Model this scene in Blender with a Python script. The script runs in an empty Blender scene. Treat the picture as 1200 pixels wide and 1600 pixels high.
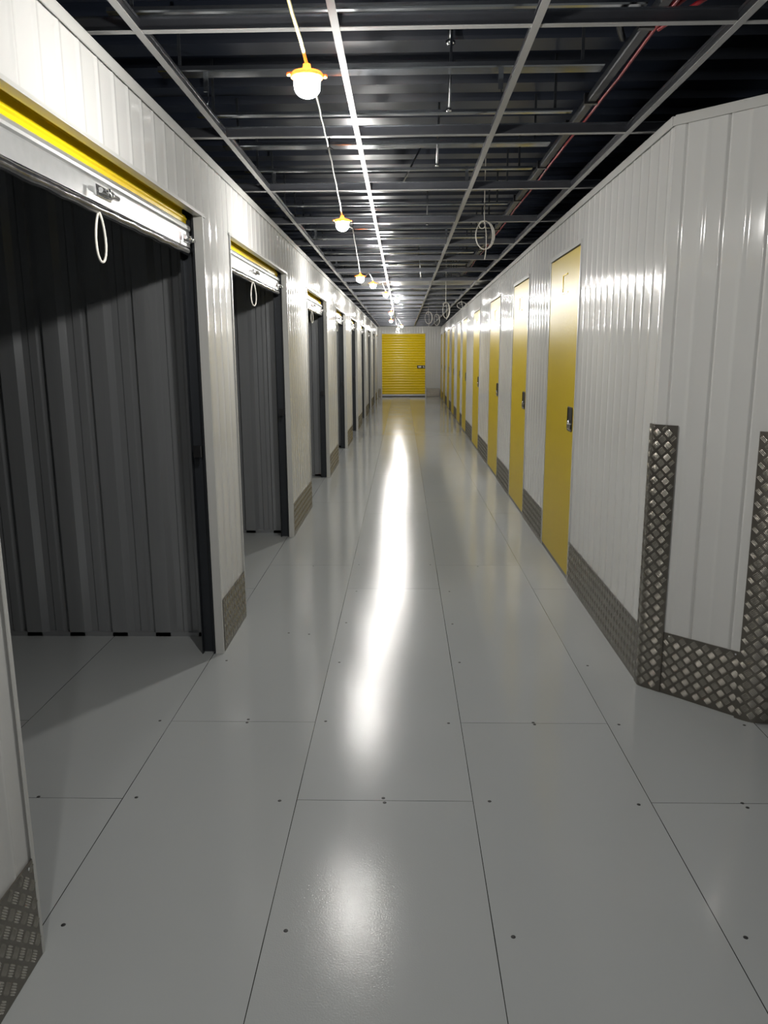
import bpy, math, random
from mathutils import Matrix, Vector
random.seed(7)
SC = bpy.context.scene
COL = SC.collection

# ---------------------------------------------------------------- camera
cam_d = bpy.data.cameras.new('camera')
cam = bpy.data.objects.new('camera', cam_d)
COL.objects.link(cam)
cam_d.sensor_fit = 'VERTICAL'
cam_d.sensor_height = 32.0
cam_d.lens = 24.0
cam_d.clip_start = 0.02
cam_d.clip_end = 200
CR = Vector((0.999701, 0.0237377, -0.0058639))
CD = Vector((-0.0009755, -0.2009082, -0.9796096))
CF = Vector((-0.0244317, 0.9793224, -0.200825))
m = Matrix((CR, -CD, -CF)).transposed().to_4x4()
m.translation = Vector((0, 0, 1.5))
cam.matrix_world = m
SC.camera = cam

# ---------------------------------------------------------------- world, exposure, lamp strength
world = bpy.data.worlds.new('world')
SC.world = world
world.use_nodes = True
wb = world.node_tree.nodes['Background']
wb.inputs[0].default_value = (0.90, 0.95, 1.0, 1)
wb.inputs[1].default_value = 0.15
SC.view_settings.view_transform = 'Standard'
SC.view_settings.look = 'None'
SC.view_settings.gamma = 1.0
SC.view_settings.use_curve_mapping = False
SC.view_settings.exposure = 0.0
LAMP = 980.0
LAMP_COL = (1.0, 0.975, 0.93)

# ---------------------------------------------------------------- measured layout (metres; the corridor runs along +Y)
WALL_H = 2.42
GRID_Z = 2.46
DECK_Z = 2.86
END_Y = 28.0
def XL(y): return -0.93 + 0.0022 * (y - 1.7)
def XR(y): return 1.090 + 0.0105 * (y - 3.34)
OPEN_L = [(1.69, 3.70), (4.28, 6.27), (7.58, 9.46), (10.77, 12.50), (13.80, 15.45), (17.0, 18.6), (20.2, 21.8), (23.4, 25.0), (26.2, 27.4)]
DOOR_R = [(5.01, 6.03), (7.13, 8.15), (9.36, 10.50), (12.08, 13.25), (14.85, 15.95), (16.68, 17.80), (19.02, 20.2), (21.4, 22.6), (24.0, 25.2), (26.45, 27.5)]
HEAD_L = 2.13
HEAD_R = 2.17
LAMPS = [(-0.24, -2.5, 2.25), (-0.25, -0.15, 2.25), (-0.259, 2.277, 2.22), (-0.341, 4.589, 2.22), (-0.391, 7.4, 2.187), (-0.351, 9.5, 2.307),
         (-0.247, 11.8, 2.364), (-0.098, 13.6, 2.40), (-0.233, 16.0, 2.31), (-0.271, 18.6, 2.266), (-0.030, 22.3, 2.275), (-0.155, 26.2, 2.33)]

def FL(s, n, z): return Vector((XL(s) + n, s, z))             # left wall: n into the corridor
def FR(s, n, z): return Vector((XR(s) - n, s, z))             # right wall
def FE(s, n, z): return Vector((s, END_Y - n, z))             # end wall
C0 = Vector((1.090, 3.34, 0)); C1 = Vector((1.450, 2.98, 0))
CDIR = (C1 - C0).normalized(); CNOR = Vector((-CDIR.y * -1, -CDIR.x, 0)) * 1.0
CNOR = Vector((-0.7071, -0.7071, 0)); CLEN = (C1 - C0).length
def FC(s, n, z): return C0 + CDIR * s + CNOR * n + Vector((0, 0, z))   # 45 degree corner face
def FS(s, n, z): return Vector((s, 2.98 - n, z))              # wall running right from the corner
def FW(s, n, z): return Vector((s, n, z))                     # plain world axes

# ---------------------------------------------------------------- materials
def new_mat(name):
    mt = bpy.data.materials.new(name); mt.use_nodes = True
    nt = mt.node_tree
    return mt, nt, nt.nodes['Principled BSDF']
def N(nt, typ, **kw):
    n = nt.nodes.new(typ)
    for k, v in kw.items(): setattr(n, k, v)
    return n
def math_n(nt, op, a, b=None, c=None):
    n = N(nt, 'ShaderNodeMath', operation=op)
    for i, v in enumerate((a, b, c)):
        if v is None: continue
        if isinstance(v, (int, float)): n.inputs[i].default_value = v
        else: nt.links.new(v, n.inputs[i])
    return n.outputs[0]
def simple(name, col, rough=0.5, metal=0.0, noise=0.0, nscale=20.0, bump=0.0, bscale=40.0, stretch=(1, 1, 1), spec=0.5, coat=0.0, rvar=0.0):
    mt, nt, b = new_mat(name)
    b.inputs['Base Color'].default_value = (*col, 1)
    b.inputs['Roughness'].default_value = rough
    b.inputs['Metallic'].default_value = metal
    b.inputs['Specular IOR Level'].default_value = spec
    if coat:
        b.inputs['Coat Weight'].default_value = coat; b.inputs['Coat Roughness'].default_value = 0.08
    tc = N(nt, 'ShaderNodeTexCoord')
    mp = N(nt, 'ShaderNodeMapping'); mp.inputs['Scale'].default_value = stretch
    nt.links.new(tc.outputs['Object'], mp.inputs['Vector'])
    if noise or rvar:
        nz = N(nt, 'ShaderNodeTexNoise'); nz.inputs['Scale'].default_value = nscale; nz.inputs['Detail'].default_value = 4
        nt.links.new(mp.outputs[0], nz.inputs['Vector'])
        if noise:
            r = N(nt, 'ShaderNodeMapRange'); r.inputs['To Min'].default_value = 1 - noise; r.inputs['To Max'].default_value = 1 + noise
            nt.links.new(nz.outputs['Fac'], r.inputs['Value'])
            vm = N(nt, 'ShaderNodeVectorMath', operation='SCALE'); vm.inputs[0].default_value = col
            nt.links.new(r.outputs[0], vm.inputs['Scale']); nt.links.new(vm.outputs[0], b.inputs['Base Color'])
        if rvar:
            nt.links.new(math_n(nt, 'MULTIPLY_ADD', nz.outputs['Fac'], rvar, rough - rvar / 2), b.inputs['Roughness'])
    if bump:
        nz2 = N(nt, 'ShaderNodeTexNoise'); nz2.inputs['Scale'].default_value = bscale; nz2.inputs['Detail'].default_value = 3
        nt.links.new(mp.outputs[0], nz2.inputs['Vector'])
        bp = N(nt, 'ShaderNodeBump'); bp.inputs['Distance'].default_value = bump
        nt.links.new(nz2.outputs['Fac'], bp.inputs['Height']); nt.links.new(bp.outputs[0], b.inputs['Normal'])
    return mt
M = {}
M['white'] = simple('white_coated_steel', (0.575, 0.575, 0.56), 0.10, bump=0.0011, bscale=7.0, stretch=(1, 1, 0.3), spec=0.27)
M['white_trim'] = simple('white_trim_steel', (0.51, 0.51, 0.49), 0.25, spec=0.35, bump=0.0006, bscale=12)
M['yellow'] = simple('yellow_door_paint', (0.51, 0.375, 0.008), 0.33, bump=0.0003, bscale=10, stretch=(1, 1, 0.2), spec=0.08, noise=0.03, nscale=6)
M['yellow_slat'] = simple('yellow_slat_paint', (0.84, 0.60, 0.006), 0.24, spec=0.35, bump=0.0003, bscale=10)
M['partition'] = simple('grey_partition_steel', (0.30, 0.31, 0.32), 0.28, metal=0.45, noise=0.10, nscale=3, stretch=(8, 8, .4), bump=0.0005, bscale=30)
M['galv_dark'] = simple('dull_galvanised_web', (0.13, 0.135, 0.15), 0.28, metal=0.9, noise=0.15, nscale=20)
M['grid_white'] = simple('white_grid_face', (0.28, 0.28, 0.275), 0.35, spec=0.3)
M['galv'] = simple('galvanised_steel', (0.40, 0.42, 0.44), 0.22, metal=1.0, noise=0.06, nscale=30, rvar=0.08, bump=0.0005, bscale=20)
M['galv_soft'] = simple('galvanised_channel', (0.34, 0.36, 0.39), 0.20, metal=0.97, noise=0.10, nscale=4, rvar=0.12, bump=0.0016, bscale=7, stretch=(.35, 1, 1))
M['bar'] = simple('silver_bottom_bar', (0.42, 0.43, 0.43), 0.33, metal=0.6, noise=0.12, nscale=30, bump=0.0003, bscale=20)
M['deck'] = simple('dark_steel_deck', (0.020, 0.026, 0.042), 0.30, metal=0.1, noise=0.15, nscale=3, bump=0.0008, bscale=8, stretch=(.3, 1, 1))
M['dark'] = simple('dark_steel', (0.030, 0.034, 0.040), 0.40, metal=0.4, noise=0.1)
M['black'] = simple('black_plastic', (0.010, 0.010, 0.011), 0.32, noise=0.1)
M['sealwrap'] = simple('shiny_black_wrap', (0.016, 0.016, 0.018), 0.18, noise=0.2, nscale=12, bump=0.006, bscale=14, stretch=(1, .6, 1), coat=0.6)
M['chrome'] = simple('polished_chrome', (0.80, 0.80, 0.80), 0.12, metal=1.0, noise=0.03)
M['rope'] = simple('white_cord', (0.68, 0.66, 0.60), 0.6, noise=0.06, nscale=200, bump=0.0006, bscale=300)
M['cable'] = simple('white_pvc_cable', (0.62, 0.60, 0.55), 0.4, noise=0.05)
M['lamplit_cable'] = simple('lamplit_yellow_cable', (0.62, 0.52, 0.22), 0.4, noise=0.05)  # same pale cable, with the warm lamp light put into its colour
M['red'] = simple('red_cable', (0.22, 0.008, 0.014), 0.35, noise=0.08)
M['rod'] = simple('zinc_rod', (0.55, 0.56, 0.57), 0.3, metal=1.0, noise=0.1, bump=0.0012, bscale=200, stretch=(.02, .02, 1))
M['foil'] = simple('crumpled_foil', (0.62, 0.62, 0.60), 0.28, metal=0.85, noise=0.15, nscale=5, bump=0.05, bscale=4, stretch=(.5, 1, 1))
M['sticker'] = simple('rating_sticker', (0.50, 0.36, 0.36), 0.5, noise=0.1)
M['screw'] = simple('dark_screw_head', (0.012, 0.012, 0.013), 0.5, noise=0.1)
M['concrete'] = simple('outer_dark_wall', (0.04, 0.045, 0.055), 0.8, noise=0.15)
M['joint'] = simple('dark_gap', (0.02, 0.02, 0.02), 0.6, noise=0.1)

# orange translucent lamp base
mt, nt, b = new_mat('orange_lamp_housing')
b.inputs['Base Color'].default_value = (1.0, 0.40, 0.13, 1); b.inputs['Roughness'].default_value = 0.35
b.inputs['Subsurface Weight'].default_value = 0.3
b.inputs['Roughness'].default_value = 0.4
tl = N(nt, 'ShaderNodeBsdfTranslucent'); tl.inputs[0].default_value = (1.0, 0.55, 0.22, 1)
ms = N(nt, 'ShaderNodeMixShader'); ms.inputs[0].default_value = 0.65
nt.links.new(b.outputs[0], ms.inputs[1]); nt.links.new(tl.outputs[0], ms.inputs[2]); nt.links.new(ms.outputs[0], nt.nodes['Material Output'].inputs[0])
M['orange'] = mt
# glowing dome
mt = bpy.data.materials.new('glowing_lamp_dome'); mt.use_nodes = True
nt = mt.node_tree; nt.nodes.clear()
em = N(nt, 'ShaderNodeEmission'); em.inputs[0].default_value = (*LAMP_COL, 1); em.inputs[1].default_value = LAMP
out = N(nt, 'ShaderNodeOutputMaterial'); nt.links.new(em.outputs[0], out.inputs[0])
M['glow'] = mt

M['plate'] = simple('chequer_plate_dark_reflection', (0.20, 0.185, 0.16), 0.36, metal=0.9, noise=0.10, nscale=60, bump=0.0002, bscale=90)  # flats darkened in colour, standing in for the dark surroundings they mirror
M['plate_bar'] = simple('chequer_plate_bar_highlight', (0.52, 0.49, 0.43), 0.26, metal=0.95, noise=0.08, nscale=60)  # same metal as the flats; highlights on the ridges put into a lighter colour

# floor: painted boards 600 x 2440 with thin joints, staggered
def floor_mat():
    mt, nt, b = new_mat('grey_painted_floor_boards')
    tc = N(nt, 'ShaderNodeTexCoord'); sp = N(nt, 'ShaderNodeSeparateXYZ'); nt.links.new(tc.outputs['Object'], sp.inputs[0])
    x, y = sp.outputs[0], sp.outputs[1]
    W = 0.605
    u = math_n(nt, 'DIVIDE', math_n(nt, 'SUBTRACT', x, -0.3655), W)
    iu = math_n(nt, 'FLOOR', u); fu = math_n(nt, 'FRACT', u)
    odd = math_n(nt, 'FLOORED_MODULO', iu, 2.0)
    dx = math_n(nt, 'MULTIPLY', math_n(nt, 'MINIMUM', fu, math_n(nt, 'SUBTRACT', 1.0, fu)), W)
    v = math_n(nt, 'DIVIDE', math_n(nt, 'SUBTRACT', math_n(nt, 'SUBTRACT', y, 2.383), math_n(nt, 'MULTIPLY', odd, 0.572)), 2.434)
    fv = math_n(nt, 'FRACT', v)
    dy = math_n(nt, 'MULTIPLY', math_n(nt, 'MINIMUM', fv, math_n(nt, 'SUBTRACT', 1.0, fv)), 2.434)
    big = N(nt, 'ShaderNodeTexNoise'); big.inputs['Scale'].default_value = 1.6; big.inputs['Detail'].default_value = 5
    nt.links.new(tc.outputs['Object'], big.inputs['Vector'])
    lw = math_n(nt, 'MULTIPLY_ADD', big.outputs['Fac'], 0.0020, 0.0002)
    ln = math_n(nt, 'MAXIMUM', math_n(nt, 'LESS_THAN', dx, lw), math_n(nt, 'LESS_THAN', dy, math_n(nt, 'MULTIPLY', lw, 0.8)))
    # board id tone
    wn = N(nt, 'ShaderNodeTexWhiteNoise', noise_dimensions='2D'); cb = N(nt, 'ShaderNodeCombineXYZ')
    nt.links.new(iu, cb.inputs[0]); nt.links.new(math_n(nt, 'FLOOR', v), cb.inputs[1]); nt.links.new(cb.outputs[0], wn.inputs['Vector'])
    tone = math_n(nt, 'ADD', math_n(nt, 'MULTIPLY_ADD', wn.outputs['Value'], 0.05, 0.95), math_n(nt, 'MULTIPLY', big.outputs['Fac'], 0.05))
    vm = N(nt, 'ShaderNodeVectorMath', operation='SCALE'); vm.inputs[0].default_value = (0.345, 0.360, 0.360)
    nt.links.new(tone, vm.inputs['Scale'])
    mx = N(nt, 'ShaderNodeMix', data_type='RGBA'); mx.inputs[7].default_value = (0.018, 0.018, 0.018, 1)
    nt.links.new(ln, mx.inputs[0]); nt.links.new(vm.outputs[0], mx.inputs[6]); nt.links.new(mx.outputs[2], b.inputs['Base Color'])
    # orange peel, coarser on the even (middle) strips
    fine = N(nt, 'ShaderNodeTexNoise'); fine.inputs['Scale'].default_value = 230; fine.inputs['Detail'].default_value = 2.5
    nt.links.new(tc.outputs['Object'], fine.inputs['Vector'])
    wav = N(nt, 'ShaderNodeTexNoise'); wav.inputs['Scale'].default_value = 26; wav.inputs['Detail'].default_value = 2
    nt.links.new(tc.outputs['Object'], wav.inputs['Vector'])
    mid = math_n(nt, 'LESS_THAN', math_n(nt, 'ABSOLUTE', iu), 0.5)
    amp = math_n(nt, 'MULTIPLY_ADD', mid, 0.90, 0.10)
    bp = N(nt, 'ShaderNodeBump'); bp.inputs['Distance'].default_value = 0.00031
    hh = math_n(nt, 'ADD', math_n(nt, 'MULTIPLY', fine.outputs['Fac'], amp), math_n(nt, 'MULTIPLY', wav.outputs['Fac'], 0.55))
    nt.links.new(hh, bp.inputs['Height']); nt.links.new(bp.outputs[0], b.inputs['Normal'])
    nt.links.new(math_n(nt, 'MULTIPLY_ADD', mid, 0.05, math_n(nt, 'MULTIPLY_ADD', big.outputs['Fac'], 0.05, 0.09)), b.inputs['Roughness'])
    b.inputs['Specular IOR Level'].default_value = 0.23
    return mt
M['floor'] = floor_mat()

# ---------------------------------------------------------------- mesh helpers
class MB:
    def __init__(s): s.v = []; s.f = []; s.uv = {}; s.smooth = set()
    def add(s, verts, faces, uvs=None, smooth=False):
        o = len(s.v); s.v += [Vector(p) for p in verts]
        for i, f in enumerate(faces):
            if smooth: s.smooth.add(len(s.f))
            if uvs: s.uv[len(s.f)] = [uvs[k] for k in f]
            s.f.append([o + k for k in f])
        return s
    def box(s, F, s0, s1, n0, n1, z0, z1):
        P = [(a, b, c) for c in (z0, z1) for b in (n0, n1) for a in (s0, s1)]
        vs = [F(*p) for p in P]; uv = [(p[0] + p[1] * .7, p[2]) for p in P]
        fs = [(0, 1, 3, 2), (4, 6, 7, 5), (0, 4, 5, 1), (2, 3, 7, 6), (0, 2, 6, 4), (1, 5, 7, 3)]
        return s.add(vs, fs, uv)
    def extrude(s, F, pts, a0, a1, axis='z', close=False, smooth=False):
        """pts: profile in two local coordinates, swept between a0 and a1 along the third"""
        n = len(pts); vs = []
        for a in (a0, a1):
            for p, q in pts:
                vs.append(F(p, q, a) if axis == 'z' else F(a, p, q))
        fs = [(i, i + 1, n + i + 1, n + i) for i in range(n - 1)]
        if close:
            fs.append((n - 1, 0, n, 2 * n - 1)); fs += [tuple(range(n)), tuple(range(n, 2 * n))]
        return s.add(vs, fs, smooth=smooth)
    def tube(s, pts, r, seg=8, closed=False, cap=True):
        pts = [Vector(p) for p in pts]; n = len(pts); vs = []; up = Vector((0.31, 0.12, 0.94)).normalized()
        for i, p in enumerate(pts):
            a = pts[(i - 1) % n] if (closed or i > 0) else p
            c = pts[(i + 1) % n] if (closed or i < n - 1) else p
            t = (c - a).normalized()
            x = t.cross(up)
            if x.length < .05: x = t.cross(Vector((1, 0, 0)))
            x.normalize(); y = t.cross(x)
            rr = r[i] if isinstance(r, (list, tuple)) else r
            for k in range(seg):
                an = 2 * math.pi * k / seg
                vs.append(p + (x * math.cos(an) + y * math.sin(an)) * rr)
        fs = []
        for i in range(n if closed else n - 1):
            j = (i + 1) % n
            for k in range(seg):
                fs.append((i * seg + k, i * seg + (k + 1) % seg, j * seg + (k + 1) % seg, j * seg + k))
        s.add(vs, fs, smooth=True)
        if cap and not closed:
            o = len(s.v) - len(vs)
            s.f.append([o + k for k in range(seg)]); s.f.append([o + (n - 1) * seg + k for k in range(seg)])
        return s
    def lathe(s, prof, c, seg=24):
        """prof: list of (r, z) about the vertical axis at c"""
        vs = []; n = len(prof)
        for r, z in prof:
            for k in range(seg):
                a = 2 * math.pi * k / seg
                vs.append((c[0] + r * math.cos(a), c[1] + r * math.sin(a), c[2] + z))
        fs = [(i * seg + k, i * seg + (k + 1) % seg, (i + 1) * seg + (k + 1) % seg, (i + 1) * seg + k) for i in range(n - 1) for k in range(seg)]
        return s.add(vs, fs, smooth=True)
    def build(s, name, mat, parent=None, origin=None, bevel=0):
        if parent is not None: origin = WORLD[parent.name]
        elif origin is None:
            xs = [v.x for v in s.v]; ys = [v.y for v in s.v]; zs = [v.z for v in s.v]
            origin = Vector(((min(xs) + max(xs)) / 2, (min(ys) + max(ys)) / 2, min(zs)))
        origin = Vector(origin)
        me = bpy.data.meshes.new(name)
        me.from_pydata([tuple(v - origin) for v in s.v], [], s.f)
        if s.uv:
            uvl = me.uv_layers.new(name='UVMap')
            for p in me.polygons:
                q = s.uv.get(p.index)
                if q:
                    for li, c in zip(p.loop_indices, q): uvl.data[li].uv = c
        for p in me.polygons:
            if p.index in s.smooth: p.use_smooth = True
        me.materials.append(M[mat]); me.validate(); me.update()
        import bmesh
        bm = bmesh.new(); bm.from_mesh(me); bmesh.ops.recalc_face_normals(bm, faces=bm.faces[:]); bm.to_mesh(me); bm.free()
        o = bpy.data.objects.new(name, me); COL.objects.link(o)
        if parent is not None: o.parent = parent; WORLD[o.name] = WORLD[parent.name]
        else: o.location = origin; WORLD[o.name] = origin
        if bevel:
            bv = o.modifiers.new('bevel', 'BEVEL'); bv.width = bevel; bv.segments = 2; bv.limit_method = 'ANGLE'; bv.angle_limit = math.radians(40)
        return o
WORLD = {}
def empty(name, loc):
    o = bpy.data.objects.new(name, None); COL.objects.link(o); o.location = loc; o.empty_display_size = .1
    WORLD[o.name] = Vector(loc); return o
def tag(o, label=None, cat=None, group=None, kind=None):
    if label: o['label'] = label
    if cat: o['category'] = cat
    if group: o['group'] = group
    if kind: o['kind'] = kind
    return o
def struct(o): o['kind'] = 'structure'; return o
ORD = ['first', 'second', 'third', 'fourth', 'fifth', 'sixth', 'seventh', 'eighth', 'ninth', 'tenth', 'eleventh', 'twelfth', 'thirteenth', 'fourteenth',
       'fifteenth', 'sixteenth', 'seventeenth', 'eighteenth', 'nineteenth', 'twentieth']
def ordn(i):
    if i < 20: return ORD[i]
    t = {2: 'twenty', 3: 'thirty', 4: 'forty', 5: 'fifty'}
    k = i + 1
    if k % 10 == 0: return {2: 'twentieth', 3: 'thirtieth', 4: 'fortieth', 5: 'fiftieth'}[k // 10]
    return t[k // 10] + '-' + ORD[k % 10 - 1]

# ribbed cladding: small beads and panel joints
def ribbed(mb, F, s0, s1, z0, z1, pitch=0.1333, joints=(), thick=0.034, phase=0.0, bead=0.0032, bw=0.012, fine=False, bow=0.0007):
    cut = {round(s0, 5), round(s1, 5)}
    pts = [(s0, 0.0)]
    ev = []
    k = math.ceil((s0 - phase) / pitch)
    while phase + k * pitch < s1:
        c = phase + k * pitch
        if s0 + bw < c < s1 - bw: ev.append((c, 'b'))
        h = c + pitch / 2
        if fine and s0 + .01 < h < s1 - .01: ev.append((h, 'f'))
        k += 1
    for j in joints:
        if s0 + .01 < j < s1 - .01:
            ev = [e for e in ev if abs(e[0] - j) > .02]; ev.append((j, 'g'))
    ev.sort()
    for c, t in ev:
        if t == 'b': pts += [(c - bw, 0), (c - bw * .45, bead), (c + bw * .45, bead), (c + bw, 0)]
        elif t == 'f': pts += [(c - .007, 0), (c - .003, -.0012), (c + .003, -.0012), (c + .007, 0)]
        else: pts += [(c - .004, 0), (c - .003, -.012), (c + .003, -.012), (c + .004, 0)]
    pts.append((s1, 0.0))
    # pans between ribs are very slightly bowed
    out = [pts[0]]
    for p, q in zip(pts, pts[1:]):
        w = q[0] - p[0]
        if w > .03 and abs(p[1] - q[1]) < 1e-6:
            for t in (1, 2, 3, 4, 5, 6, 7):
                u = t / 8; out.append((p[0] + w * u, p[1] - bow * w * w / .0178 * 4 * u * (1 - u)))
        out.append(q)
    mb.extrude(F, out, z0, z1, smooth=True)
    # back, ends
    mb.add([F(s0, 0, z0), F(s0, -thick, z0), F(s0, -thick, z1), F(s0, 0, z1)], [(0, 1, 2, 3)])
    mb.add([F(s1, 0, z0), F(s1, -thick, z0), F(s1, -thick, z1), F(s1, 0, z1)], [(0, 1, 2, 3)])
    mb.add([F(s0, -thick, z0), F(s1, -thick, z0), F(s1, -thick, z1), F(s0, -thick, z1)], [(0, 1, 2, 3)])
    mb.add([F(s0, 0, z0), F(s1, 0, z0), F(s1, -thick, z0), F(s0, -thick, z0)], [(0, 1, 2, 3)])
    mb.add([F(s0, 0, z1), F(s1, 0, z1), F(s1, -thick, z1), F(s0, -thick, z1)], [(0, 1, 2, 3)])

# ---------------------------------------------------------------- floor and ceiling
fl = MB().box(FW, -4.2, 5.0, -3.6, END_Y + 0.3, -0.12, 0.0).build('floor', 'floor', origin=(0, 0, 0)); struct(fl)
holes = [(-.312, 1.771), (.289, 1.759), (.896, 1.767), (-.915, 1.782), (-.424, 2.377), (-.068, 2.398), (-.063, 2.371), (.296, 2.384), (.799, 2.372),
         (1.152, 2.385), (1.158, 2.359), (-1.268, 2.389), (-.925, 2.39), (-1.02, 2.959), (-.65, 2.975), (-.65, 2.947), (-.323, 2.962), (.189, 2.951),
         (.54, 2.961), (.543, 2.944), (.89, 2.948), (1.402, 2.949), (-.317, 3.589), (.281, 3.594), (-.885, 3.607), (-.629, 3.999), (-.514, 3.98),
         (-.324, 4.166), (.281, 4.149), (.905, 3.56), (-.068, 4.80), (-.30, 4.76), (.30, 4.76), (-.65, 5.37), (.54, 5.36), (-.32, 5.4), (.20, 5.4)]
for x, y in holes:
    MB().lathe([(0.0, .0010), (.0045, .0010), (.0062, .0006), (.0068, -.0005)], (x, y, 0), 12).build('floor_screw', 'screw', fl)

# profiled steel deck overhead
mb = MB(); prof = []; y = -3.6
while y < END_Y + .3:
    prof += [(y, DECK_Z), (y + .14, DECK_Z), (y + .155, DECK_Z + .05), (y + .268, DECK_Z + .05)]
    y += .2825
n = len(prof); vs = []
for xx in (-4.2, 5.0):
    for py, pz in prof: vs.append((xx, py, pz))
mb.add(vs, [(i, i + 1, n + i + 1, n + i) for i in range(n - 1)])
struct(mb.build('ceiling', 'deck', origin=(0, 0, DECK_Z)))

# ---------------------------------------------------------------- walls
JL = [1.69 - 1.2, 1.69 - .6, 4.265, 7.29, 8.6, 10.5, 13.6, 16.6, 19.9, 23.1, 26.0]
mb = MB(); prev = -3.6
for a, b in OPEN_L:
    ribbed(mb, FL, prev, a, 0, HEAD_L, joints=JL, phase=2.0); prev = b
ribbed(mb, FL, prev, END_Y, 0, HEAD_L, phase=2.0)
ribbed(mb, FL, -3.6, END_Y, HEAD_L, WALL_H, joints=JL, phase=2.0)
struct(mb.build('wall_left', 'white'))
mb = MB(); prev = 3.34
JR = [d[0] - .03 for d in DOOR_R]
for a, b in DOOR_R:
    ribbed(mb, FR, prev, a, 0, HEAD_R, joints=JR, phase=.05); prev = b
ribbed(mb, FR, prev, END_Y, 0, HEAD_R, phase=.05)
ribbed(mb, FR, 3.34, END_Y, HEAD_R, WALL_H, joints=JR, phase=.05)
ribbed(mb, FC, 0, CLEN, 0, WALL_H, pitch=.17, phase=.085 + .05, joints=[.05, .22, .39], bw=.012, bead=.0022, bow=.00012)
struct(mb.build('wall_right', 'white'))
mb = MB(); ribbed(mb, FS, 1.45, 5.0, 0, WALL_H, pitch=.17, phase=.03, joints=[1.54 + .34 * k for k in range(10)], fine=False)
struct(mb.build('wall_right_return', 'white'))
EX0, EX1 = -0.752, 0.822
mb = MB(); ribbed(mb, FE, XL(END_Y) - .02, EX0, 0, 2.22, pitch=.09); ribbed(mb, FE, EX1, XR(END_Y) + .02, 0, 2.22, pitch=.09)
ribbed(mb, FE, XL(END_Y) - .02, XR(END_Y) + .02, 2.22, 2.47, pitch=.09)
struct(mb.build('wall_end', 'white'))
# outer shell behind the units, closes the building
struct(MB().box(FW, -4.3, -4.2, -3.6, END_Y + .3, 0, DECK_Z + .05).build('wall_outer_left', 'concrete'))
struct(MB().box(FW, 5.0, 5.1, -3.6, END_Y + .3, 0, DECK_Z + .05).build('wall_outer_right', 'concrete'))
struct(MB().box(FW, -4.3, 5.1, END_Y + .3, END_Y + .4, 0, DECK_Z + .05).build('wall_outer_end', 'concrete'))

# grey profiled partitions between the units (trapezoid profile)
def trap(F, s0, s1, z0, z1, pitch=.236, depth=.028):
    pts = []; s = s0
    while s < s1:
        pts += [(s, 0), (s + .030, depth), (s + .112, depth), (s + .122, 0), (s + .150, 0), (s + .158, depth * .3), (s + .196, depth * .3), (s + .204, 0)]
        s += pitch
    pts = [p for p in pts if p[0] <= s1]
    mb = MB(); mb.extrude(F, pts, z0, z1)
    mb.extrude(F, [(s0, -.012), (s1, -.012)], z0, z1)
    for a in (pts[0], pts[-1]):
        mb.add([F(a[0], a[1], z0), F(a[0], -.012, z0), F(a[0], -.012, z1), F(a[0], a[1], z1)], [(0, 1, 2, 3)])
    return mb
PART_Y = [-1.6, 3.97, 6.45, 9.62, 12.75, 15.8, 18.95, 22.1, 25.3]
for i, py in enumerate(PART_Y):
    F = lambda s, n, z, py=py: Vector((-1.0 - s, py - n, z))
    mb = trap(F, 0.0, 3.15, 0.0, WALL_H)
    mb.box(F, 0, 3.15, 0, .028, 0, .022)
    struct(mb.build('wall_partition', 'partition'))
F = lambda s, n, z: Vector((-3.6 + n, s, z))
struct(trap(F, -1.6, END_Y, 0, WALL_H).build('wall_unit_back', 'partition'))

# ---------------------------------------------------------------- trims
k = 0
def trim(mb, mat='white_trim', bevel=0):
    global k
    k += 1
    return struct(mb.build('trim_%d' % k, mat, bevel=bevel))
trim(MB().box(FL, -3.6, END_Y, -.056, .012, WALL_H - .002, WALL_H + .004).box(FL, -3.6, END_Y, .008, .012, WALL_H - .034, WALL_H))
trim(MB().box(FR, 3.345, END_Y, -.056, .012, WALL_H - .002, WALL_H + .004).box(FR, 3.345, END_Y, .008, .012, WALL_H - .034, WALL_H))
trim(MB().box(FC, .004, CLEN, -.056, .012, WALL_H - .002, WALL_H + .004).box(FC, -.004, CLEN, .008, .012, WALL_H - .034, WALL_H))
trim(MB().box(FS, 1.45, 5.0, -.056, .012, WALL_H - .002, WALL_H + .004).box(FS, 1.45, 5.0, .008, .012, WALL_H - .034, WALL_H))
trim(MB().box(FE, XL(END_Y), XR(END_Y), -.05, .014, 2.455, 2.475))
for a, b in OPEN_L:
    t = MB()
    t.box(FL, a - .004, a + .004, -.034, .006, 0, HEAD_L); t.box(FL, a - .012, a, .0045, .008, 0, HEAD_L + .01)
    t.box(FL, b - .004, b + .004, -.034, .006, 0, HEAD_L); t.box(FL, b, b + .012, .0045, .008, 0, HEAD_L + .01)
    trim(t)
    trim(MB().box(FL, a - .03, b + .05, -.018, .009, HEAD_L - .005, HEAD_L + .002).box(FL, a - .03, b + .05, .0055, .009, HEAD_L, HEAD_L + .008))
# base angle of the partitions' foot along the corridor side is the kick plate (below)

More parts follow.
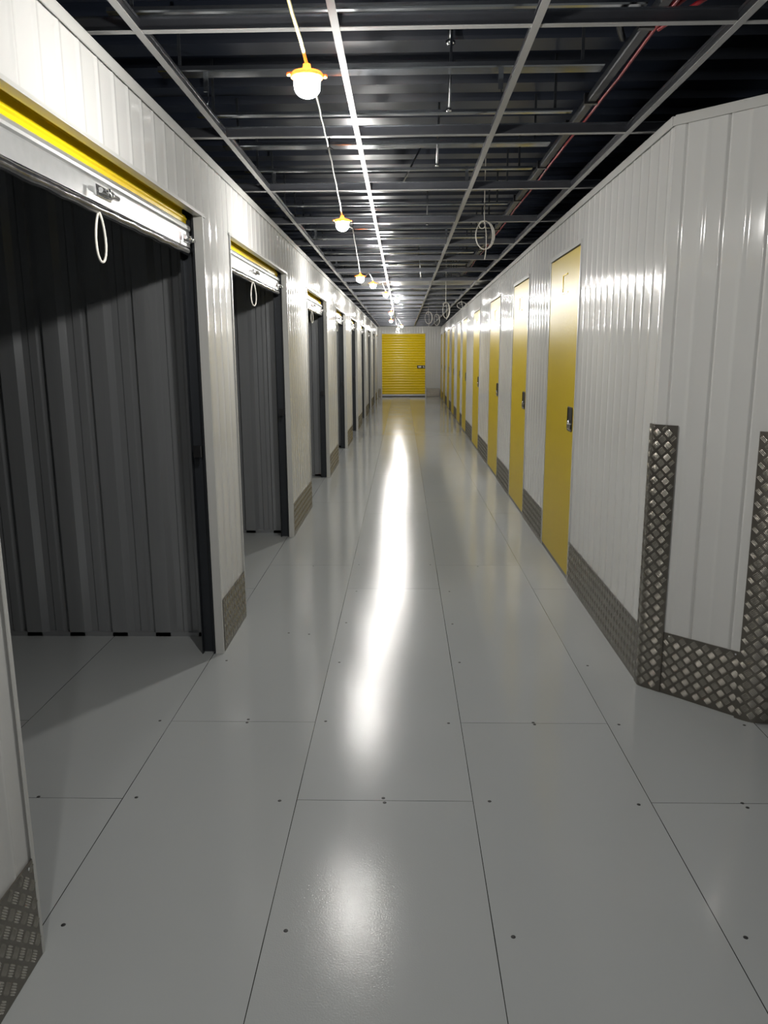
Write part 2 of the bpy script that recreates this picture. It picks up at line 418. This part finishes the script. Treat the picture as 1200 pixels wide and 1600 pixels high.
# ---------------------------------------------------------------- roller doors, rolled up, in the left openings
def slat_profile(z0, z1, n0, pitch=.0875):
    pts = []; z = z0
    while z < z1:
        for dz, dn in ((0, 0), (.030, 0), (.036, .005), (.040, .005), (.046, 0), (.052, 0), (.060, -.015), (.078, -.015)):
            if z + dz <= z1: pts.append((n0 + dn, z + dz))
        z += pitch
    return pts
def bolt(parent, F, s, z, n, d=1, L=.14):
    b = MB().box(F, s - .02 * d, s + (L * .75) * d, n, n + .004, z - .018, z + .018).build('latch', 'chrome', parent, bevel=.0015)
    MB().tube([F(s - .01 * d, n + .013, z), F(s + L * d, n + .013, z)], .009, 10).tube([F(s + .01 * d, n + .013, z), F(s + .01 * d, n + .034, z + .004), F(s + .01 * d, n + .036, z - .022)], .005, 8)\
        .tube([F(s + .07 * d, n + .011, z), F(s + .085 * d, n + .011, z)], .014, 10).build('bolt', 'chrome', b)
    return b
for i, (a, b) in enumerate(OPEN_L):
    d = empty('door_%d' % (i + 1), (XL((a + b) / 2) - .075, (a + b) / 2, 0)); struct(d)
    tag(d, 'rolled-up yellow roller door over the open dark unit on the left, ' + ['first', 'second', 'third', 'fourth', 'fifth', 'sixth', 'seventh', 'eighth', 'ninth'][i] + ' from the camera', 'door')
    s0, s1 = a + .035, b - .035; n0 = -.060
    zb = 1.985 + (0.0, .012, .0, .006, 0, .01, 0, 0, 0)[i]
    mb = MB().extrude(FL, slat_profile(zb + .085, HEAD_L + .16, n0), s0, s1, axis='s')
    # coil of the rolled curtain behind the header
    pr = []
    for q in range(40):
        an = 2 * math.pi * q / 40; r = .125 + (.004 if q % 2 else 0)
        pr.append((n0 - .155 + r * math.cos(an), 2.265 + r * math.sin(an)))
    mb.extrude(FL, pr, s0, s1, axis='s', close=True)
    mb.build('curtain', 'yellow_slat', d)
    MB().extrude(FL, [(n0 - .004, zb - .002), (n0 + .012, zb - .002), (n0 + .012, zb + .060), (n0 + .010, zb + .066), (n0 + .016, zb + .072), (n0 + .018, zb + .080),
                      (n0 + .016, zb + .090), (n0 + .008, zb + .098), (n0 - .004, zb + .098)], s0 - .005, s1 + .005, axis='s', close=True).build('bottom_bar', 'bar', d)
    seg = 60; pts = []; rr = []
    for q in range(seg + 1):
        s = s0 + (s1 - s0) * q / seg
        pts.append(FL(s, n0 + .002, zb - .018 + .0012 * math.sin(q * .9 + i))); rr.append(.017 + .0010 * math.sin(q * 1.1 + 1.3 * i))
    MB().tube(pts, rr, 12).build('bottom_seal', 'sealwrap', d)
    mid = (a + b) / 2 - .08
    bolt(d, FL, mid - .02, zb + .035, n0 + .012)
    bolt(d, FL, s1 - .10, zb + .030, n0 + .012, L=.13)
    if i < 3:
        MB().box(FL, s1 - .17, s1 - .13, n0 + .0118, n0 + .0128, zb + .015, zb + .05).build('sticker', 'sticker', d)
    # cord loop hanging from the bar
    cs = mid - .02; L = (.155, .15, .12, .12, .1, .1, .1, .1, .1)[i]; w = (.022, .05, .03, .04, .03, .03, .03, .03, .03)[i]
    pts = []
    for q in range(25):
        t = q / 24
        an = 2 * math.pi * t
        zz = zb - .03 - L * (0.5 - 0.5 * math.cos(an))
        ww = 1.25 * w * math.sin(an) * math.sin(an / 2)
        pts.append(FL(cs + ww, n0 + .01 + .008 * math.sin(an), zz))
    MB().tube(pts, .0042, 8).build('pull_cord', 'rope', d)
    for s, sg in ((a, 1), (b, -1)):
        g = MB()
        g.box(FL, s - sg * .03, s + sg * .012, -.040, -.037, .002, HEAD_L + .05)
        g.box(FL, s - sg * .03, s + sg * .012, -.101, -.098, .002, HEAD_L + .05)
        g.box(FL, s - sg * .03, s - sg * .026, -.10, -.038, .002, HEAD_L + .05)
        g = g.build('guide_rail', 'dark', d)
        if sg < 0: MB().box(FL, s - .050, s - .028, -.080, -.045, 1.02, 1.075).build('latch_keeper', 'black', d)
        MB().box(FL, s - sg * .034, s - sg * .030, -.074, -.060, .002, 1.90).build('rail_lip', 'galv', g)

# ---------------------------------------------------------------- yellow hinged doors on the right
def hinged(i, a, b):
    d = empty('door_%d' % (10 + i), FR((a + b) / 2, 0, 0)); struct(d)
    tag(d, 'shut plain yellow hinged door in the white right wall, ' + ORD[i] + ' from the camera', 'door')
    fr = MB()
    fr.box(FR, a - .022, a, -.03, .006, 0, HEAD_R + .02); fr.box(FR, b, b + .022, -.03, .006, 0, HEAD_R + .02)
    fr.box(FR, a, b, -.03, .008, HEAD_R - .004, HEAD_R + .022)
    fr.build('door_frame', 'white_trim', d)
    MB().box(FR, a, b, -.045, -.030, 0, HEAD_R).build('door_stop', 'joint', d)
    lf = MB().box(FR, a + .009, b - .009, -.030, .003, .028, HEAD_R - .012).build('door_leaf', 'yellow', d, bevel=.003)
    # recessed black cup with a chrome paddle
    hs, hz = a + .115, 1.075; w, h = .078, .080
    mb = MB()
    def rr(w, h, r, n):
        out = []
        for cx, cz, a0 in ((w - r, h - r, 0), (-w + r, h - r, 90), (-w + r, -h + r, 180), (w - r, -h + r, 270)):
            for q in range(5):
                an = math.radians(a0 + q * 22.5); out.append((hs + cx + r * math.cos(an), n, hz + cz + r * math.sin(an)))
        return out
    loops = [rr(w, h, .018, .003), rr(w, h, .018, .0075), rr(w - .006, h - .006, .014, .0085), rr(w - .010, h - .010, .012, .0035)]
    vs = [FR(*p) for lp in loops for p in lp]; n = 20
    fs = [(j * n + q, j * n + (q + 1) % n, (j + 1) * n + (q + 1) % n, (j + 1) * n + q) for j in range(3) for q in range(n)]
    fs.append(tuple(range(3 * n, 4 * n)))
    mb.add(vs, fs)
    hd = mb.build('handle', 'black', lf)
    mb = MB().box(FR, hs - .052, hs + .052, .004, .014, hz - .066, hz - .030).tube([FR(hs, .006, hz - .02), FR(hs, .016, hz - .012)], .012, 12)
    mb.build('handle_paddle', 'chrome', lf, bevel=.003)
    # raised frame for a number card near the top
    if i < 7:
        a0 = a + (.32 if i == 0 else .36); a1 = a0 + .22; z0, z1 = 1.90, 2.03
        nb = MB().box(FR, a1 - .012, a1, .003, .007, z0, z1).box(FR, a0 + .06, a1, .003, .007, z1 - .010, z1).box(FR, a0 + .04, a1, .003, .007, z0, z0 + .010)
        nb.build('number_card_holder', 'yellow_slat', lf)
    MB().box(FR, a + .005, b - .005, -.03, .001, 0, .028).build('threshold', 'black', d)
for i, (a, b) in enumerate(DOOR_R): hinged(i, a, b)

# ---------------------------------------------------------------- closed roller door in the end wall
d = empty('door_20', (.035, END_Y, 0)); struct(d)
tag(d, 'closed yellow slatted roller door in the far end wall', 'door')
pr = [(-.020 + .014 * abs(math.sin(math.pi * q / 12)) ** .55, .09 + q * .0892 / 12) for q in range(24 * 12 + 1)]
MB().extrude(FE, pr, EX0 + .015, EX1 - .015, axis='s').build('curtain', 'yellow_slat', d)
MB().box(FE, EX0 + .01, EX1 - .01, -.02, -.002, .035, .095).build('bottom_bar', 'bar', d)
MB().box(FE, EX0 + .01, EX1 - .01, -.02, 0, 0, .035).build('bottom_seal', 'black', d)
f = MB().box(FE, EX0 - .025, EX0 + .015, -.03, .010, 0, 2.25).box(FE, EX1 - .015, EX1 + .025, -.03, .010, 0, 2.25).box(FE, EX0 + .015, EX1 - .015, -.03, .010, 2.222, 2.25)
f.build('door_frame', 'white_trim', d)
lt = MB().box(FE, .52, .795, -.004, .016, 1.01, 1.115).build('latch', 'black', d, bevel=.004)
MB().box(FE, .56, .66, .016, .022, 1.035, 1.09).tube([FE(.66, .026, 1.06), FE(.79, .026, 1.06)], .012, 8).box(FE, .73, .76, .016, .030, 1.03, 1.095).build('bolt', 'chrome', lt)

# ---------------------------------------------------------------- chequer-plate kick plates and corner guards
def plate_bars(mp, u0, u1, z0, z1, cell=.0365):
    """raised five-bar pattern: short ridges in a basket weave turned 45 degrees; mp(u, z, h) -> point"""
    mb = MB(); q = math.sqrt(.5); R2 = lambda a, b: ((a - b) * q, (a + b) * q)
    na = int((abs(u0) + abs(u1) + z1) / cell) + 3
    for i in range(-na, na):
        for j in range(-na, na):
            cu, cz = R2((i + .5) * cell, (j + .5) * cell)
            cu += u0 + .013; cz += .004
            if not (u0 - .02 < cu < u1 + .02 and z0 - .02 < cz < z1 + .02): continue
            flip = (i + j) % 2
            for k in range(5):
                off = (k - 2) * cell * .152; L = cell * (.40, .44, .45, .44, .40)[k]; w = cell * .058
                pts = []
                for a, b, h in ((-L, 0, 0), (-L * .6, w, 0), (L * .6, w, 0), (L, 0, 0), (L * .6, -w, 0), (-L * .6, -w, 0), (-L * .62, 0, 1), (L * .62, 0, 1)):
                    x, y = (a, b + off) if flip else (b + off, a)
                    du, dz = R2(x, y); pts.append((cu + du, cz + dz, h))
                if min(p[0] for p in pts) < u0 or max(p[0] for p in pts) > u1 or min(p[1] for p in pts) < z0 or max(p[1] for p in pts) > z1: continue
                mb.add([mp(u, z, h * .0016) for u, z, h in pts], [(0, 1, 6), (1, 2, 7, 6), (2, 3, 7), (3, 4, 7), (4, 5, 6, 7), (5, 0, 6)], smooth=True)
    return mb
def kick(F, s0, s1, h, label, group=None, name='kick_plate', n=.004):
    o = MB().box(F, s0, s1, .003, .003 + n, 0.001, h).build(name, 'plate')
    if s1 - s0 > .08: plate_bars(lambda u, z, hh: F(u, .003 + n + hh - .0001, z), s0, min(s1, s0 + 2.2), .003, h).build('tread_pattern', 'plate_bar', o)
    for s in (s0 + .03, s1 - .03):
        MB().tube([F(s, .006, h - .012), F(s, .0085, h - .012)], .004, 8).build('rivet', 'chrome', o)
    return tag(o, label, 'kick plate', group)
prev = 0.2
for i, (a, b) in enumerate(OPEN_L):
    nm = ('chequer-plate kick plate before the first left opening, bottom left corner of the photo' if i == 0 else
          'chequer-plate kick plate on the white pillar between the %s and %s left openings' % (ORD[i - 1], ORD[i]))
    kick(FL, prev + .032, a - .004, .275, nm); prev = b
kick(FL, prev + .032, END_Y - .02, .27, 'chequer-plate kick plate on the left wall after the last opening, beside the end wall')
prev = 3.34 + .05
for i, (a, b) in enumerate(DOOR_R):
    nm = ('long chequer-plate kick plate between the right-hand corner guard and the first yellow door' if i == 0 else
          'chequer-plate kick plate on the right wall between the %s and %s yellow doors' % (ORD[i - 1], ORD[i]))
    kick(FR, prev + (.024 if i else 0), a - .024, .275, nm); prev = b
kick(FR, prev + .024, END_Y - .02, .27, 'chequer-plate kick plate on the right wall after the last yellow door')
kick(FC, .10, CLEN - .06, .285, 'chequer-plate kick plate on the angled wall face between the two corner guards')
kick(FE, EX1 + .03, XR(END_Y) - .02, .30, 'chequer-plate kick plate right of the yellow roller door on the end wall')
kick(FE, XL(END_Y) + .01, EX0 - .03, .30, 'narrow chequer-plate kick plate left of the yellow roller door on the end wall')
kick(FS, 1.625, 4.85, .275, 'chequer-plate kick plate on the wall running off right past the rounded corner guard')
def guard(pathf, u0, u1, z1, label, seg):
    """pathf(u) -> (point, normal); strip of plate bent round the corner"""
    mb = MB(); vs = []; uv = []
    for off in (.008, .0035):
        for z in (0.001, z1):
            for q in range(seg + 1):
                u = u0 + (u1 - u0) * q / seg; p, nrm = pathf(u)
                vs.append(p + nrm * off + Vector((0, 0, z))); uv.append((u, z))
    n = seg + 1
    fs = []
    for q in range(seg):
        fs += [(q, q + 1, n + q + 1, n + q), (2 * n + q, 2 * n + q + 1, 3 * n + q + 1, 3 * n + q), (q, q + 1, 2 * n + q + 1, 2 * n + q), (n + q, n + q + 1, 3 * n + q + 1, 3 * n + q)]
    fs += [(0, n, 3 * n, 2 * n), (seg, n + seg, 3 * n + seg, 2 * n + seg)]
    mb.add(vs, fs, uv)
    o = mb.build('corner_guard', 'plate')
    def mp(u, z, hh):
        p, nrm = pathf(u); return p + nrm * (.0079 + hh) + Vector((0, 0, z))
    plate_bars(mp, u0, u1, .003, z1).build('tread_pattern', 'plate_bar', o)
    tag(o, label, 'corner guard', 'tall chequer-plate corner guards'); return o
def corner_path(P, da, na, db, nb, r):
    # u<0 along -da side, u>0 along db, quarter-ish arc replaced by blended normals near 0
    def f(u):
        if u < -r: return P + da * u, na
        if u > r: return P + db * u, nb
        t = (u + r) / (2 * r); t2 = t
        A = P - da * r; B = P + db * r
        p = A.lerp(P, t).lerp(P.lerp(B, t), t)
        return p, na.lerp(nb, t2).normalized()
    return f
# the walls' own corners are sharp, the guards are bent with a small radius and stand just proud of them
dR = (FR(3.34, 0, 0) - FR(3.44, 0, 0)).normalized(); nR = Vector((-1, 0, 0))
o1 = guard(corner_path(C0 + (nR + CNOR).normalized() * .004, dR, nR, CDIR, CNOR, .012), -.05, .105, 1.20,
      'tall chequer-plate corner guard nearest the yellow doors, left of the angled wall face', 26)
o2 = guard(corner_path(C1 + (CNOR + Vector((0, -1, 0))).normalized() * .014, CDIR, CNOR, Vector((1, 0, 0)), Vector((0, -1, 0)), .05), -.075, .17, 1.20,
      'tall rounded chequer-plate corner guard at the right edge of the photo', 30)

# ---------------------------------------------------------------- suspended ceiling grid
def tee(F, name, a, b, s, axis, hang=True):
    """a..b along the bar, s = position across"""
    mb = MB(); mb2 = MB()
    G = (lambda u, v, z: Vector((s + v, u, z))) if axis == 'y' else (lambda u, v, z: Vector((u, s + v, z)))
    mb.box(G, a, b, -.012, .012, GRID_Z, GRID_Z + .0025)
    mb2.box(G, a, b, -.0012, .0012, GRID_Z + .0025, GRID_Z + .04)
    mb2.box(G, a, b, -.0035, .0035, GRID_Z + .034, GRID_Z + .044)
    mid = G((a + b) / 2, 0, GRID_Z)
    r = empty(name, mid)
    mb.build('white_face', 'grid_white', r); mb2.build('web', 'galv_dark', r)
    return r
for x, lb in ((-0.80, 'leftmost of the four long white ceiling grid runners'), (-0.20, 'second from left of the four long white ceiling grid runners, beside the lamps'),
              (0.40, 'third from left of the four long white ceiling grid runners'), (1.005, 'rightmost of the four long white ceiling grid runners')):
    tag(tee(None, 'ceiling_grid_runner', -3.5, END_Y - .01, x, 'y'), lb, 'ceiling grid bar', 'long white ceiling grid runners')
CROSS = [2.56 + 1.167 * q for q in range(-1, 22)]
q = 0
for y in CROSS:
    if y > END_Y - .3: break
    o = empty('ceiling_cross_bar', (0, y, GRID_Z))
    x0, x1 = XL(y) - .6, max(XR(y), 1.1) + .5
    G = lambda u, v, z, y=y: Vector((u, y + v, z))
    MB().box(G, x0, x1, -.012, .012, GRID_Z + .0026, GRID_Z + .005).build('white_face', 'grid_white', o)
    w = MB().box(G, x0, x1, .008, .011, GRID_Z + .005, GRID_Z + .046).build('web', 'galv_dark', o)
    MB().box(G, x0, x1, -.001, .011, GRID_Z + .046, GRID_Z + .050).build('web_bead', 'galv', w)
    if y > 2.5:
        tag(o, 'thin white cross bar of the ceiling grid, %s from the camera in view' % ordn(q), 'ceiling grid bar', 'white cross bars of the ceiling grid'); q += 1
    else:
        tag(o, 'thin white cross bar of the ceiling grid overhead, out of the photo near the camera', 'ceiling grid bar', 'white cross bars of the ceiling grid')
# galvanised channels across, above the grid
q = 0; y = 2.82 - .567
while y < END_Y - .2:
    wide = (round((y - 2.82) / .567) % 2) == 1
    hw, hz = (.042, .020) if wide else (.020, .016)
    G = lambda u, v, z, y=y: Vector((u, y + v, z))
    zc = 2.615
    pr = [(-hw, zc + hz), (-hw, zc + .004), (-hw + .006, zc), (hw - .006, zc), (hw, zc + .004), (hw, zc + hz), (hw - .004, zc + hz), (hw - .004, zc + .006), (-hw + .004, zc + .006), (-hw + .004, zc + hz)]
    o = MB().extrude(G, pr, -.98, .80, axis='s', close=True).build('ceiling_channel', 'galv_soft')
    # hanger feet up to the deck
    for hx in (-.9, .72):
        MB().box(G, hx - .006, hx + .006, -.003, .003, zc + .006, DECK_Z + .01).build('channel_bracket', 'dark', o)
    if y > 2.6:
        tag(o, '%s galvanised channel above the ceiling grid, %s from the camera in view' % ('wide' if wide else 'narrow', ordn(q)), 'ceiling channel', 'galvanised channels above the grid'); q += 1
    else:
        tag(o, 'galvanised channel above the ceiling grid at the very top edge of the photo', 'ceiling channel', 'galvanised channels above the grid')
    y += .567
# wire hangers holding the runners
q = 0
for x, yy in [(-.80, 3.4), (-.80, 5.1), (.40, 3.42), (.40, 5.1), (.40, 7.4), (-.80, 7.4), (.40, 9.7), (-.80, 9.7)]:
    o = MB().tube([(x, yy, GRID_Z + .04), (x + .006, yy + .01, 2.53), (x - .002, yy, 2.61)], .0022, 6).build('hanger_wire', 'galv')
    MB().box(FW, x - .010, x + .010, yy - .003, yy + .001, 2.555, 2.64).build('perforated_strap', 'galv', o)
    side = 'leftmost' if x < 0 else 'third'
    nth = [3.4, 5.1, 7.4, 9.7]
    kk = min(range(4), key=lambda t: abs(nth[t] - yy))
    tag(o, 'thin wire hanger holding the %s long grid runner, %s from the camera' % (side, ORD[kk]), 'wire hanger', 'wire hangers of the ceiling grid')

# ---------------------------------------------------------------- threaded rods hanging from the deck
rods = [((.205, 3.62, 2.80), (.205, 3.62, DECK_Z + .03), .011, 'short stubby bolt hanging from the dark deck above the middle grid bay'),
        ((.195, 3.50, 2.50), (.212, 3.62, DECK_Z + .03), .006, 'long thin threaded rod below the short bolt, second bay of the ceiling'),
        ((.19, 4.55, 2.52), (.205, 4.62, DECK_Z + .03), .006, 'threaded rod hanging past the second white cross bar'),
        ((-.02, 5.35, 2.56), (.14, 5.55, DECK_Z + .03), .006, 'slanted threaded rod hanging left of the middle bay'),
        ((.21, 6.9, 2.58), (.21, 6.9, DECK_Z + .03), .006, 'threaded rod hanging beyond the slanted rod'),
        ((.22, 9.6, 2.40), (.19, 9.8, DECK_Z), .007, 'thin rod hanging just before the foil duct')]
for a, b, r, lb in rods:
    o = MB().tube([a, b], r, 10).build('threaded_rod', 'rod')
    MB().lathe([(0, -.003), (r * 1.9, -.003), (r * 1.9, .010), (0, .010)], (a[0], a[1], a[2]), 6).build('nut', 'chrome', o)
    tag(o, lb, 'threaded rod')

# ---------------------------------------------------------------- conduit with red cable on the right
cd = MB().extrude(lambda u, v, z: Vector((v, u, z)), [(.812, 2.585), (.816, 2.581), (.846, 2.581), (.850, 2.585), (.850, 2.609), (.812, 2.609)], -3.4, 11.4, axis='s', close=True).build('cable_tray', 'dark')
tag(cd, 'long dark cable tray running down the right side above the grid', 'cable tray')
for yy in [2.9, 3.7, 4.1, 4.9, 5.9, 7.2, 8.6, 10.2]:
    MB().box(FW, .800, .862, yy - .012, yy + .012, 2.575, 2.62).build('clip', 'black', cd)
def wob(x, z, y0, y1, amp, ph, n=60): return [(x + amp * math.sin(ph + t * .9) + amp * .5 * math.sin(ph * 2 + t * 2.3), y0 + (y1 - y0) * t / n, z + amp * .5 * math.sin(t * 1.3 + ph)) for t in range(n + 1)]
tag(MB().tube(wob(.862, 2.578, -3.3, 11.0, .003, .3), .006, 8).build('red_cable', 'red'), 'red cable clipped along the side of the dark cable tray', 'cable')
def curve(pts, n=10):
    out = []; P = [Vector(p) for p in pts]; P = [P[0]] + P + [P[-1]]
    for i in range(1, len(P) - 2):
        for t in range(n):
            u = t / n
            out.append(0.5 * ((2 * P[i]) + (-P[i - 1] + P[i + 1]) * u + (2 * P[i - 1] - 5 * P[i] + 4 * P[i + 1] - P[i + 2]) * u * u + (-P[i - 1] + 3 * P[i] - 3 * P[i + 1] + P[i + 2]) * u ** 3))
    out.append(P[-2]); return out
for j, (pts, lb) in enumerate([
    ([(.872, 3.02, 2.60), (.94, 2.90, 2.66), (1.06, 2.82, 2.70), (1.25, 2.78, 2.73), (1.6, 2.72, 2.75)], 'upper red cable sweeping right from the tray at the top of the photo'),
    ([(.868, 2.90, 2.575), (.91, 2.76, 2.575), (1.00, 2.62, 2.59), (1.2, 2.50, 2.60), (1.6, 2.38, 2.60)], 'lower red cable sweeping right from the tray at the top of the photo'),
    ([(.86, 2.96, 2.59), (.88, 2.8, 2.62), (.90, 2.6, 2.66), (.92, 2.3, 2.68)], 'short red cable running on toward the camera from the tray')]):
    tag(MB().tube(curve(pts), .008, 8).build('red_cable', 'red'), lb, 'cable')
tag(MB().tube(curve([(.80, 3.1, 2.62), (.74, 2.9, 2.60), (.78, 2.78, 2.58), (.84, 2.86, 2.60), (.80, 2.98, 2.63)]), .012, 8).build('black_cable', 'black'), 'black cable bundle looped beside the tray at the top of the photo', 'cable')

# ---------------------------------------------------------------- foil duct lying across above the grid
mb = MB(); ns, nc = 60, 28; vs = []
for i in range(ns + 1):
    x = -.62 + 2.15 * i / ns
    for j in range(nc):
        an = 2 * math.pi * j / nc
        w = 1 + .05 * math.sin(x * 9 + 3 * math.sin(an * 2)) + .03 * math.sin(x * 23 + j)
        vs.append((x, 12.25 + .85 * w * math.cos(an) + .05 * math.sin(x * 4), 2.562 + .044 * w * math.sin(an)))
fs = [(i * nc + j, i * nc + (j + 1) % nc, (i + 1) * nc + (j + 1) % nc, (i + 1) * nc + j) for i in range(ns) for j in range(nc)]
fs += [tuple(range(nc)), tuple(range(ns * nc, ns * nc + nc))]
mb.add(vs, fs, smooth=True)
tag(mb.build('foil_duct', 'foil'), 'crumpled silver foil duct lying across above the ceiling grid', 'duct')

# ---------------------------------------------------------------- coiled white cables hanging from the grid
def coil(x, y, ztop, w, h, tail, label, up=True):
    pts = [(x + .0, y, DECK_Z + .03), (x - .002, y, ztop + .12), (x, y, ztop)] if up else [(x, y, ztop)]
    o = empty('cable_coil', (x, y, ztop))
    for t in range(3):
        ring = []
        for q in range(36):
            an = 2 * math.pi * q / 36
            ring.append((x + (w / 2) * (1 + .05 * t) * math.sin(an) + .004 * t, y + .006 * t + .02 * math.sin(an + t), ztop - h / 2 * (1 - .04 * t) + (h / 2) * math.cos(an) - .004 * t))
        MB().tube(ring, .0035, 8, closed=True).build('cable_loop', 'cable', o)
    MB().tube(curve(pts + [(x + .012, y - .01, ztop - h * .4), (x + .014, y - .01, ztop - h), (x + .004, y - .01, ztop - h - tail)]), .0035, 8).build('cable_tail', 'cable', o)
    small = []
    for q in range(20):
        an = 2 * math.pi * q / 19
        small.append((x - .018 + .022 * math.sin(an), y - .01, ztop - .03 + .026 * math.cos(an)))
    MB().tube(small, .003, 6).build('cable_loop', 'cable', o)
    tag(o, label, 'cable')
coil(.60, 5.95, 2.455, .125, .20, .075, 'large coil of white cable hanging from the grid above the first yellow doors')
coil(.613, 11.25, 2.22, .09, .22, .02, 'long white cable drop ending in a narrow loop, further along than the large coil')
coil(.57, 17.5, 2.42, .15, .26, .05, 'white cable coil hanging near the far end, left of the rightmost runner')
coil(.80, 18.6, 2.42, .12, .26, .02, 'white cable coil hanging near the far end, next to the rightmost runner')
coil(1.08, 14.6, 2.44, .16, .12, .0, 'small cable coil resting by the rightmost runner in the dark strip beside the right wall')

# ---------------------------------------------------------------- festoon lamps
def lamp(i, p):
    x, y, z = p
    o = empty('festoon_lamp', (x, y, z))
    rt = random.uniform(0, 3)
    # orange flange with two fixing lugs and a short neck
    b = MB().lathe([(.0, .052), (.010, .052), (.012, .040), (.024, .034), (.040, .030), (.044, .025), (.044, .018), (.036, .016), (.0, .016)], (x, y, z), 28)
    for sg in (1, -1):
        cx, cy = x + sg * .046, y + sg * .010
        b.lathe([(0, .028), (.008, .028), (.009, .025), (.008, .021), (0, .021)], (cx, cy, z), 12)
    b.build('housing', 'orange', o)
    prof = [(.0355 * math.cos(a), -.002 - .031 * math.sin(a) ** .9 if a > 0 else -.002) for a in [k * math.pi / 2 / 9 for k in range(10)]]
    MB().lathe([(0, .015), (.034, .015), (.036, .008)] + prof, (x, y, z), 28).build('dome', 'glow', o)
    return o
for i, p in enumerate(LAMPS):
    o = lamp(i, p)
    if i < 2: tag(o, 'orange festoon lamp on the cable, out of the photo, %s the camera' % ('behind' if i == 0 else 'straight above'), 'lamp', 'festoon lamps along the corridor')
    else: tag(o, 'glowing orange-rimmed festoon lamp on the cable, %s from the camera' % ORD[i - 2] + (' and largest' if i == 2 else ''), 'lamp', 'festoon lamps along the corridor')
# the cable is one run that dips through every lamp and is tied up to the grid between them
ties = [(-.28, 1.07, 2.43), (-.335, 3.73, 2.425), (-.375, 6.06, 2.43), (-.36, 8.6, 2.36), (-.28, 10.7, 2.45), (-.16, 12.8, 2.455), (-.16, 15.0, 2.45), (-.24, 17.4, 2.45), (-.16, 20.4, 2.45), (-.09, 24.2, 2.45)]
def span(a, b, sag=.01, n=10):
    a, b = Vector(a), Vector(b)
    return [a.lerp(b, t / n) + Vector((.0012 * math.sin(t * 2.1 + a.y), 0, -sag * 4 * (t / n) * (1 - t / n))) for t in range(n + 1)]
cab = empty('festoon_cable', (-.27, 0, 2.43))
tag(cab, 'thin pale cable strung along the ceiling grid through all the festoon lamps', 'cable')
tops = [(x, y, z + .053) for x, y, z in LAMPS]
MB().tube(span((-.25, -1.3, 2.43), tops[1], .015), .0045, 8).tube(span(tops[1], ties[0], .0), .0045, 8).build('cable_span', 'cable', cab)
MB().tube(span(ties[0], tops[2], .0), .0048, 8).build('cable_span', 'lamplit_cable', cab)['label'] = 'cable span above the nearest lamp, coloured yellow as if lit by it'
for i in range(2, len(LAMPS) - 1):
    # leaves the side of the lamp, up to the tie, and down to the next one
    x, y, z = LAMPS[i]
    st = (x + .012, y + .047, z + .024)
    MB().tube(span(st, ties[i - 1], .005), .004, 8).build('cable_span', 'cable', cab)
    MB().tube(span(ties[i - 1], tops[i + 1], -.005), .004, 8).build('cable_span', 'cable', cab)
for t in ties[1:3]:
    x, y, z = t
    MB().tube([(x - .01, y, z - .03), (x + .002, y, z), (x + .006, y + .01, z + .045)], .0028, 6).tube([(x, y, z), (x + .03, y - .01, z - .02)], .0025, 6).build('cable_tie', 'black', cab)
